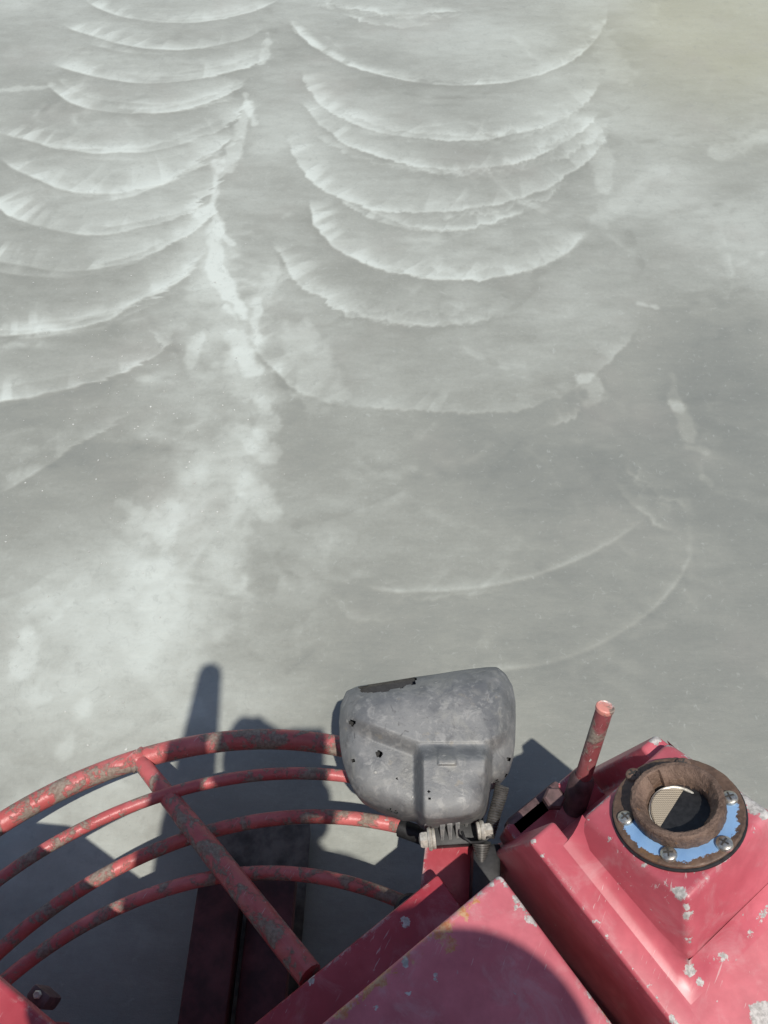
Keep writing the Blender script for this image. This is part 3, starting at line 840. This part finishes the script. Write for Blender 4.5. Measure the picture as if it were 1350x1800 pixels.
# --- lever socket and stub handle beside the tank
h0, h1 = spot(1023, 1372, .47), spot(1064, 1243, .60)
ax = (h1 - h0).normalized()
M['handle'] = red_paint('shaded_worn_handle_paint', (0.20, 0.030, 0.034), None, worn=.6, cement=.35, rust=.6, dust=.25, rough=.45)  # red darkened overall to stand in for shade on the lower half
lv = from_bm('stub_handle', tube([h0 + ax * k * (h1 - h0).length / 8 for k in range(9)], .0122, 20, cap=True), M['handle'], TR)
from_bm('handle_end', lathe([(.0128, -.006), (.0134, -.004), (.0134, .0005), (.0118, .0020), (.0105, .0006), (.0020, .0012)], h1, ax, 24), M['copper'], lv)
from_bm('handle_socket', lathe([(.019, -.06), (.019, .0), (.017, .006), (.0135, .010)], h0, ax, 20), M['grimy'], TR)
q0 = spot(990, 1392, .44)
from_bm('socket_arm', box(q0 - U * .095 - Z * .06 - V * .012, U * .105, V * .034, Z * .045, .006), M['grimy'], TR)
from_bm('socket_nut', lathe([(.017, 0), (.017, .012), (.014, .015)], spot(972, 1406, .452), seg=6), M['grimy'], TR)
q1 = spot(905, 1452, .44)
from_bm('side_plate', box(q1 - Z * .10 - V * .075 - U * .01, U * .16, V * .085, Z * .085, .006), M['frame'], TR)

# --- headlight
LZ = .36
def lp(zx, zy, z=LZ): return spot(560 + zx / 3.375, 1140 + zy / 3.375, z)
OUT = [(165, 252), (235, 222), (330, 208), (450, 189), (575, 168), (690, 153), (800, 135), (900, 121), (1000, 110), (1060, 109), (1110, 150), (1150, 220), (1168, 310),
       (1170, 420), (1166, 560), (1155, 650), (1130, 735), (1090, 785), (1040, 800), (1018, 850), (1010, 915), (1000, 965), (975, 1000), (930, 1025), (860, 1040), (780, 1050),
       (690, 1058), (640, 1056), (608, 1030), (583, 998), (490, 990), (430, 966), (360, 942), (300, 912), (245, 880), (205, 830), (170, 755), (140, 655), (124, 550), (121, 430), (130, 335)]
LC = (650, 560)
def resample(poly, n):
    P = np.array(poly + [poly[0]], float); s = np.r_[0, np.cumsum(np.hypot(*np.diff(P, axis=0).T))]
    q = np.linspace(0, s[-1], n, endpoint=False)
    P = np.c_[np.interp(q, s, P[:, 0]), np.interp(q, s, P[:, 1])]
    for _ in range(1):
        P = .25 * np.roll(P, 1, 0) + .5 * P + .25 * np.roll(P, -1, 0)
    return P
def ss(v, lo, hi):
    t = min(max((v - lo) / (hi - lo), 0), 1); return t * t * (3 - 2 * t)
def lamp_h(x, y, t):
    """height over the rim of the shell, metres"""
    h = .042 * (1 - t ** 9)                                    # domed
    # front half sits higher, a ridge runs to the shoulders; the back panel drops away
    ridge = 490 + (x - 310) * .38 if x < 600 else (600 if x < 980 else 600 - (x - 980) * .5)
    h += .027 * (1 - ss(y, ridge - 55, ridge + 60)) * (1 - t ** 8)
    # squared hump over the bulb socket
    hx = ss(x, 560, 628) * (1 - ss(x, 985, 1035))
    hy = ss(y, 560, 665)
    edge = 1 - ss(t, .90, 1.0)
    h += .058 * hx * hy * (edge * .85 + .15)
    # raised tab over the hump
    if 700 < x < 825 and 575 < y < 700:
        h += .004 * ss(x, 700, 715) * (1 - ss(x, 808, 825)) * ss(y, 578, 600) * (1 - ss(y, 685, 698))
    # dish near the right corner
    d = math.hypot(x - 1045, y - 218)
    h -= .006 * (1 - ss(d, 26, 44))
    return h
def inpoly(x, y, P):
    c = False; j = len(P) - 1
    for i in range(len(P)):
        if (P[i][1] > y) != (P[j][1] > y) and x < (P[j][0] - P[i][0]) * (y - P[i][1]) / (P[j][1] - P[i][1]) + P[i][0]: c = not c
        j = i
    return c
SLOT = [(236, 228), (330, 208), (450, 188), (560, 166), (578, 176), (577, 212), (525, 216), (497, 234), (432, 240), (408, 256), (300, 262), (254, 258)]
HOLES = [(200, 440, 19), (358, 625, 21), (205, 665, 12), (655, 850, 8), (1130, 655, 13), (1115, 755, 12), (660, 890, 7), (1055, 790, 14), (418, 962, 15), (456, 970, 10), (465, 770, 6)]
NO, NR = 300, 74
PO = resample(OUT, NO)
bm = bmesh.new()
grid = []
for j in range(NR + 1):
    t = (j / NR) ** .9
    row = []
    for i in range(NO):
        x = LC[0] + (PO[i, 0] - LC[0]) * t; y = LC[1] + (PO[i, 1] - LC[1]) * t
        h = lamp_h(x, y, t)
        base_p = lp(PO[i, 0], PO[i, 1]); c_p = lp(*LC)
        p = c_p.lerp(base_p, t)
        # keep the outline as seen while the shell rises: move each point down its own sight line
        q = lp(x, y, LZ + h)
        row.append(bm.verts.new(q))
    grid.append(row)
bad = bmesh.new()
for j in range(NR):
    for i in range(NO):
        k = (i + 1) % NO
        a = [grid[j][i], grid[j][k], grid[j + 1][k], grid[j + 1][i]]
        t = ((j + .5) / NR) ** .9
        x = LC[0] + (.5 * (PO[i, 0] + PO[k, 0]) - LC[0]) * t; y = LC[1] + (.5 * (PO[i, 1] + PO[k, 1]) - LC[1]) * t
        if j > 5 and (inpoly(x, y, SLOT) or any((x - hx) ** 2 + (y - hy) ** 2 < r * r for hx, hy, r in HOLES)): continue
        if j == 0: 
            bm.faces.new((grid[0][i], grid[1][k], grid[1][i])) if False else None
        bm.faces.new(a)
# skirt of the shell, a little inset, with a closed bottom
cpt = lp(*LC)
prev = grid[-1]
for dz, sc in ((-.012, 1.0), (-.055, .97), (-.085, .90), (-.10, .70)):
    row = []
    for i in range(NO):
        b = lp(PO[i, 0], PO[i, 1]); p = cpt.lerp(b, sc); p.z = LZ + dz
        row.append(bm.verts.new(p))
    for i in range(NO):
        k = (i + 1) % NO
        bm.faces.new((prev[i], prev[k], row[k], row[i]))
    prev = row
bm.faces.new(prev)
bmesh.ops.remove_doubles(bm, verts=bm.verts[:], dist=1e-5)
loose = [v for v in bm.verts if not v.link_faces]
bmesh.ops.delete(bm, geom=loose, context='VERTS')
LAMP = empty('headlight', lp(650, 700, .26)); LAMP.parent = TR; LAMP.location = LAMP.location - TR.location
LAMP['label'] = 'battered grey headlight shell with a cracked opening along its top rim'
from_bm('lamp_shell', bm, M['lamp'], LAMP, smooth=45)
bi = bmesh.new()  # black sheets under the slot stand in for shade inside the shell
for z0, sc in ((-.006, .985), (-.05, .93)):
    bi.faces.new([bi.verts.new(cpt.lerp(lp(PO[i, 0], PO[i, 1]), sc) + Z * z0) for i in range(0, NO, 3)])
from_bm('lamp_dark_fill', bi, M['black'], LAMP)
# torn fins of the rubber boot under the hump
for zx, y1, y2 in ((735, 1030, 1190), (778, 1035, 1180), (826, 1028, 1172), (880, 1012, 1090), (935, 985, 1045), (640, 1040, 1075)):
    a, b = lp(zx, y1, .385), lp(zx + random.uniform(-16, 12), y2 + random.uniform(-26, 14), .335)
    w = Vector((random.uniform(.0022, .0038), 0, 0))
    from_bm('boot_fin', prism([[a - w * 1.2, a + w * 1.2, a + w - Z * .035, a - w - Z * .035], [b - w * .4, b + w * .4, b + w * .3 - Z * .02, b - w * .3 - Z * .02]], bev=.001), M['lamp'], LAMP)
from_bm('lamp_boot', box(lp(650, 1040, .30), lp(960, 1020, .30) - lp(650, 1040, .30), Vector((0, -.045, 0)), Z * .05, .006), M['black'], LAMP)
# bolts with washers
for (zx, zy, r) in ((660, 1130, .0135), (972, 1078, .0115)):
    c = lp(zx, zy, .385); axb = Vector((1, .10, .05)).normalized()
    sgn = 1 if zx < 800 else -1
    from_bm('lamp_bolt', lathe([(.004, -.017), (r * .82, -.015), (r * .95, -.012), (r * .95, -.002)], c, axb * sgn, 6), M['zinc'], LAMP)
    from_bm('bolt_washer', lathe([(r * .5, -.003), (r * 1.2, -.003), (r * 1.32, 0), (r * 1.2, .003), (r * .5, .003)], c, axb * sgn, 28), M['zinc'], LAMP)
    from_bm('lock_washer', lathe([(r * .5, .0035), (r * 1.1, .0035), (r * 1.18, .006), (r * 1.1, .0085), (r * .5, .0085)], c, axb * sgn, 28), M['zinc'], LAMP)
# coiled cable sleeve
path = [lp(1088, 815, .40), lp(1075, 880, .395), lp(1050, 960, .39), lp(1030, 1040, .385), lp(1008, 1120, .38)]
def along(path, t):
    f = t * (len(path) - 1); i = min(int(f), len(path) - 2); return path[i].lerp(path[i + 1], f - i)
dirv = (path[-1] - path[0]).normalized(); e1 = dirv.orthogonal().normalized(); e2 = dirv.cross(e1)
hel = []
for k in range(420):
    t = k / 419; a = t * 2 * math.pi * 21
    rr = .0095 * (1.05 - .25 * t)
    hel.append(along(path, t) + (e1 * math.cos(a) + e2 * math.sin(a)) * rr)
M['spring'] = plain('dusty_black_spring', (.085, .08, .075), .45, .3, var=.4, scale=90)
from_bm('coiled_cable', tube(hel, .0021, 6), M['spring'], LAMP)
from_bm('cable_core', tube([along(path, k / 12) for k in range(13)], .0066, 10), M['black'], LAMP)
cn0, cn1 = lp(965, 1150, .375), lp(966, 1315, .36)
prof = []
L = (cn1 - cn0).length
for k in range(11):
    r = .0145 * (1 - k / 11) + .0008
    prof += [(r, L * k / 11), (r * 1.0, L * (k + .55) / 11), (r * .78, L * (k + .6) / 11), (r * .78, L * (k + .95) / 11)]
from_bm('cable_cone', lathe(prof, cn0, cn1 - cn0, 20), M['spring'], LAMP)
loopw = [lp(850, 1085, .39), lp(865, 1125, .395), lp(900, 1150, .395), lp(940, 1150, .39), lp(985, 1140, .385), (lp(1035, 1105, .385))]
from_bm('wire_loop', tube([along(loopw, k / 20) for k in range(21)], .0022, 6), M['black'], LAMP)

# --- left side step panel with its hinge bolt, enlarged and raised to cast shade
SPZ = .70
S0 = spot(-190, 1561, SPZ)
S1 = spot(92, 1800, SPZ)
dv = Vector((S1.x - S0.x, S1.y - S0.y, 0)).normalized()
du = Vector((dv.y, -dv.x, 0))
A1 = S0 + dv * .66
pan = [S0, A1, A1 + Vector((-.10, -.30, 0)), S0 + Vector((-.55, -.55, 0)), S0 + Vector((-.55, .05, 0))]
from_bm('side_step', prism([[p - Z * .022 for p in pan], pan], bev=.006, seg=3), M['frame'], TR)
bp = spot(56, 1764, .43)
from_bm('step_hinge', box(bp - dv * .015 - Z * .05, dv * .032, -du * .020, Z * .05, .005), M['grimy'], TR)
from_bm('step_post', box(bp - dv * .05 - Z * .36 + du * .05, dv * .09, du * .05, Z * .62, .005), M['frame'], TR)
from_bm('step_post', box(bp + dv * .40 - Z * .36 + du * .05, dv * .09, du * .05, Z * .62, .005), M['frame'], TR)
from_bm('hinge_bolt', lathe([(.0055, 0), (.0055, .004), (.004, .006)], bp - du * .012 + Z * .001, seg=6), M['zinc'], TR)

# --- what stands behind the camera: seat, rear frame, an unseen lever added to cast a shadow
from_bm('seat', box(Vector((.02, -.95, .86)), Vector((.50, 0, 0)), Vector((0, .42, 0)), Z * .10, .035, 4), M['black'], TR)
from_bm('backrest', box(Vector((.03, -1.04, .98)), Vector((.48, 0, 0)), Vector((0, .09, 0)), Z * .42, .035, 4), M['black'], TR)
from_bm('seat_pedestal', box(Vector((.08, -.92, .14)), Vector((.38, 0, 0)), Vector((0, .36, 0)), Z * .72, .01), M['frame'], TR)
from_bm('foot_platform', box(Vector((-.42, -.52, .20)), Vector((1.0, 0, 0)), Vector((0, .42, 0)), Z * .02, .004), M['frame'], TR)
g0, g1 = Vector((-.391, .668, 0)), Vector((-.402, .235, 0))
def up_sun(p, z): return p + TO_SUN * (z / TO_SUN.z)
la, lb = up_sun(g0, 1.98), up_sun(g1, 1.40)  # added lever, set up the sun ray from its wanted shadow
base_l = lb + (lb - la).normalized() * 1.25
lever = from_bm('shadow_lever', tube([base_l, lb], .018, 12), M['frame'], TR)
gp = [lb.lerp(la, k / 16) for k in range(17)] + [la + (la - lb).normalized() * d for d in (.012, .022, .028)]
gr = [.054 - .027 * max(0, k / 16 - .25) / .75 for k in range(17)] + [.0245, .017, .006]
from_bm('shadow_lever_sleeve', tube(gp, gr, 20), M['black'], lever)

# ------------------------------------------------------------------ crumbs of cement on the slab
def crumbs():
    bm = bmesh.new()
    rs = random.Random(5)
    for k in range(260):
        if k < 170: px, py = rs.gauss(300, 110), rs.gauss(720, 130)
        else: px, py = rs.uniform(0, 420), rs.uniform(450, 1320)
        if px > 470 and rs.random() < .8: continue
        p = spot(px, py, .001); s = rs.choice([.0010, .0013, .0016, .0022]) * rs.uniform(.7, 1.3)
        m = Matrix.Translation(p) @ Matrix.Rotation(rs.uniform(0, 6), 4, 'Z') @ Matrix.Diagonal((s * rs.uniform(.7, 1.6), s, s * .6, 1))
        bmesh.ops.create_icosphere(bm, subdivisions=1, radius=1, matrix=m)
    o = from_bm('cement_crumbs', bm, plain('pale_cement_crumb', (.50, .51, .48), .8), kind='stuff', label='small pale cement crumbs scattered over the wet slurry')
crumbs()

# ------------------------------------------------------------------ the operator, behind the lens, holding the phone, limbs posed for their shadows
def skin_mesh(name, chains, mat, parent, sub=2):
    me = bpy.data.meshes.new(name)
    verts, edges, radii, roots, key = [], [], [], [], {}
    for ch in chains:
        last = None
        for (p, r) in ch:
            kk = tuple(round(v, 4) for v in p)
            if kk not in key:
                key[kk] = len(verts); verts.append(p); radii.append(r if hasattr(r, '__len__') else (r, r))
                if last is None: roots.append(key[kk])
            i = key[kk]
            if last is not None: edges.append((last, i))
            last = i
    me.from_pydata(verts, edges, [])
    me.materials.append(mat)
    o = bpy.data.objects.new(name, me); COL.objects.link(o)
    o.modifiers.new('skin', 'SKIN').use_smooth_shade = True
    sv = me.skin_vertices[0].data if me.skin_vertices else None
    if sv is None:
        bpy.context.view_layer.update(); sv = me.skin_vertices[0].data
    for i, r in enumerate(radii):
        sv[i].radius = r; sv[i].use_root = i in roots
    m = o.modifiers.new('sub', 'SUBSURF'); m.levels = 1; m.render_levels = sub
    o.parent = parent; o.location = -parent.location
    return o

PE = empty('person', (.25, -.70, .0), 'seated person in a white hard hat and work shirt holding up a phone', 'person')
skin_m = plain('skin', (.42, .25, .18), .55, var=.08, bump=.05)
shirt_m = plain('blue_work_shirt', (.10, .14, .22), .85, var=.2)
jeans_m = plain('dark_work_trousers', (.05, .055, .07), .9, var=.2)
pel = (.25, -.76, 1.02)
chest = (.25, -.66, 1.40); shC = (.245, -.62, 1.50); neck = (.24, -.58, 1.60); hb = (.24, -.53, 1.68); ht = (.24, -.49, 1.80); hf = (.24, -.47, 1.74)
lsh = (.07, -.60, 1.50); lel = (-.095, -.36, 1.38); lwr = (-.105, -.085, 1.635)
rsh = (.43, -.62, 1.50); rel = (.36, -.42, 1.33); rwr = (.005, -.165, 1.530)
lkn = (-.40, -.15, 1.00); lan = (-.34, -.24, .38); rkn = (.42, -.30, 1.00); ran = (.42, -.27, .38)
body = [
    [(pel, .13), ((.25, -.72, 1.2), .12), (chest, (.15, .11)), (shC, .09), (neck, .055), (hb, .075), (ht, .085)],
    [(shC, .09), (lsh, .06), (lel, .042), (lwr, .029), ((-.112, -.035, 1.685), (.040, .02))],
    [(shC, .09), (rsh, .06), (rel, .042), (rwr, .029), ((.003, -.122, 1.572), (.038, .02))],
    [(pel, .13), ((.15, -.72, .98), .09), (lkn, .06), (lan, .04), ((-.345, -.10, .30), .035)],
    [(pel, .13), ((.35, -.72, .98), .09), (rkn, .06), (ran, .04), ((.42, -.12, .28), .035)],
    [((.24, -.43, 1.745), .015), ((.24, -.405, 1.73), .011)],
]
# left fingers wrap the phone's edge, the thumb lies on the screen side
for k, (dx, dy, dz) in enumerate([(.000, .010, .020), (-.003, -.004, .004), (-.004, -.018, -.012), (-.004, -.030, -.026)]):
    r = (.0085, .0090, .0085, .0072)[k]
    p0 = Vector((-.098 + dx, -.016 + dy * .8, 1.700 + dz * .8)); L = (.92, 1.0, .94, .76)[k]
    p1 = p0 + Vector((-.012, .034, .016)) * L; p2 = p1 + Vector((.018, .016, .010)) * L; p3 = p2 + Vector((.020, .004, .002)) * L
    if k == 0: p3 = p2 + Vector((.008, -.002, .004))
    body.append([(tuple(p0), r * 1.1), (tuple(p1), r), (tuple(p2), r * .9), (tuple(p3), r * .75)])
body.append([((-.112, -.042, 1.690), .012), ((-.090, -.035, 1.722), .0105), ((-.060, -.027, 1.734), .009), ((-.040, -.022, 1.734), .0075)])
for k, (dy, dz) in enumerate([(.010, .016), (-.004, .002), (-.017, -.012), (-.028, -.024)]):
    r = (.0085, .0090, .0085, .0072)[k]; L = (.92, 1.0, .94, .76)[k]
    p0 = Vector((.040, -.110 + dy * .6, 1.585 + dz * .6))
    p1 = p0 + Vector((.010, .032, .014)) * L; p2 = p1 + Vector((-.018, .016, .010)) * L; p3 = p2 + Vector((-.020, .004, .002)) * L
    body.append([(tuple(p0), r * 1.1), (tuple(p1), r), (tuple(p2), r * .9), (tuple(p3), r * .75)])
body.append([((.010, -.128, 1.578), .012), ((-.006, -.122, 1.610), .0105), ((-.008, -.112, 1.632), .009), ((-.006, -.100, 1.650), .0075)])
skin_mesh('body', body, skin_m, PE)
glove_m = plain('grey_shadow_glove', (.16, .15, .13), .9, var=.25)  # gloves added to bulk out the shadow of the hands
skin_mesh('shadow_glove', [[(p, (r[0] * 1.28, r[1] * 1.4) if hasattr(r, '__len__') else r * 1.35) for p, r in ch] for ch in
                    [[((-.110, -.075, 1.650), (.050, .038)), ((-.112, -.032, 1.690), (.050, .032)), ((-.100, -.002, 1.716), (.052, .036)), ((-.084, .016, 1.736), (.050, .032)), ((-.080, .024, 1.742), (.046, .03))]] + body[6:11]], glove_m, PE)
skin_mesh('shadow_glove', [[(p, (r[0] * 1.28, r[1] * 1.4) if hasattr(r, '__len__') else r * 1.35) for p, r in ch] for ch in
                    [[((.005, -.152, 1.543), (.040, .030)), ((.006, -.120, 1.575), (.040, .024)), ((.008, -.108, 1.587), (.036, .02))]] + body[11:16]], glove_m, PE)
skin_mesh('shirt', [  # sleeves widened to fill out the shadow of the arms
    [((.25, -.76, .98), (.21, .18)), ((.25, -.72, 1.2), (.20, .17)), (chest, (.22, .165)), (shC, (.15, .12)), ((.243, -.595, 1.565), .075)],
    [(shC, (.13, .10)), (lsh, .100), ((-.10, -.37, 1.39), .130), ((-.100, -.25, 1.49), .142), ((-.120, -.170, 1.565), .138), ((-.140, -.115, 1.612), .118), ((-.152, -.062, 1.640), .092)],
    [(shC, (.13, .10)), (rsh, .095), ((.35, -.43, 1.34), .095), ((.20, -.31, 1.42), .105), ((.075, -.245, 1.475), .092), ((.005, -.185, 1.515), .064)]], shirt_m, PE)
skin_mesh('trousers', [
    [((.25, -.76, 1.0), (.17, .14)), ((.15, -.71, .985), .11), (lkn, .098), ((-.345, -.24, .44), .070)],
    [((.25, -.76, 1.0), (.17, .14)), ((.35, -.71, .985), .11), (rkn, .078), ((.42, -.27, .44), .062)]], jeans_m, PE)
boot_m = plain('brown_boot_leather', (.09, .05, .03), .7)
for x0, y0, z0 in ((-.34, .03, -.27), (.42, 0, -.27)):
    skin_mesh('boot', [[((x0, y0 - .28, z0 + .64), .055), ((x0, y0 - .27, z0 + .545), .055), ((x0, y0 - .17, z0 + .525), (.05, .04)), ((x0, y0 - .09, z0 + .52), (.045, .03))]], boot_m, PE)
eye_m = plain('eye', (.6, .6, .58), .2)
for s in (-1, 1):
    from_bm('eye', lathe([(.002, -.011), (.009, -.006), (.011, 0), (.009, .006), (.002, .011)], (.24 + s * .032, -.425, 1.765), (0, 1, 0), 14), eye_m, PE)
    from_bm('ear', lathe([(.004, -.006), (.024, -.004), (.028, .002), (.016, .006)], (.24 + s * .083, -.50, 1.745), (s, .2, 0), 16), skin_m, PE)
lip = plain('lips', (.35, .15, .12), .5)
from_bm('mouth', tube([(.215, -.428, 1.695), (.24, -.418, 1.693), (.265, -.428, 1.695)], .006, 8), lip, PE)
HAT = empty('hard_hat', (.24, -.50, 1.80), 'white hard hat worn by the seated person', 'hard hat')
HAT.parent = None
hat_m = plain('white_hard_hat', (.75, .75, .72), .3, var=.04, bump=.03)
HC = up_sun(Vector((.090, -.050, ZB)), 1.80 - ZB)
from_bm('hat_shell', lathe([(.164, -.006), (.168, -.001), (.150, .006), (.126, .012), (.124, .05), (.108, .095), (.075, .128), (.035, .142), (.004, .145)], HC, (0, .12, 1), 48), hat_m, HAT)
from_bm('hat_ridge', tube([HC + Vector((0, math.cos(a) * .125, .015 + math.sin(a) * .132)) for a in np.linspace(.25, math.pi - .25, 18)], .008, 8), hat_m, HAT)

PH = empty('phone', (0, -.02, 1.66), 'black smartphone held up in front of the operator', 'phone')
upv = Vector((0, math.sin(PITCH), math.cos(PITCH))); fw = Vector((0, math.cos(PITCH), -math.sin(PITCH))); rt = Vector((1, 0, 0))
ph_m = plain('phone_shell', (.02, .02, .024), .3, var=.1, bump=.02)
c0 = Vector((0, 0, CAM_H)) - fw * .016 - rt * .024 - upv * .130
from_bm('phone_body', box(c0, rt * .075, upv * .164, fw * .009, .0035, 3), ph_m, PH)
from_bm('phone_screen', box(c0 + rt * .003 + upv * .004 - fw * .0004, rt * .069, upv * .156, fw * .0003), plain('phone_glass', (.01, .01, .012), .08), PH)
from_bm('shadow_flap', box(c0 - rt * .080 + upv * .002 - fw * .002, rt * .082, upv * .160, fw * .004, .0018, 2), plain('dark_flap_leather', (.03, .025, .022), .7), PH)  # open flap added to widen the shadow cast by the phone
from_bm('lens_ring', lathe([(.004, 0), (.0065, 0), (.0065, .003), (.004, .003)], Vector((0, 0, CAM_H)) - fw * .0075, fw, 20, close=False), ph_m, PH)
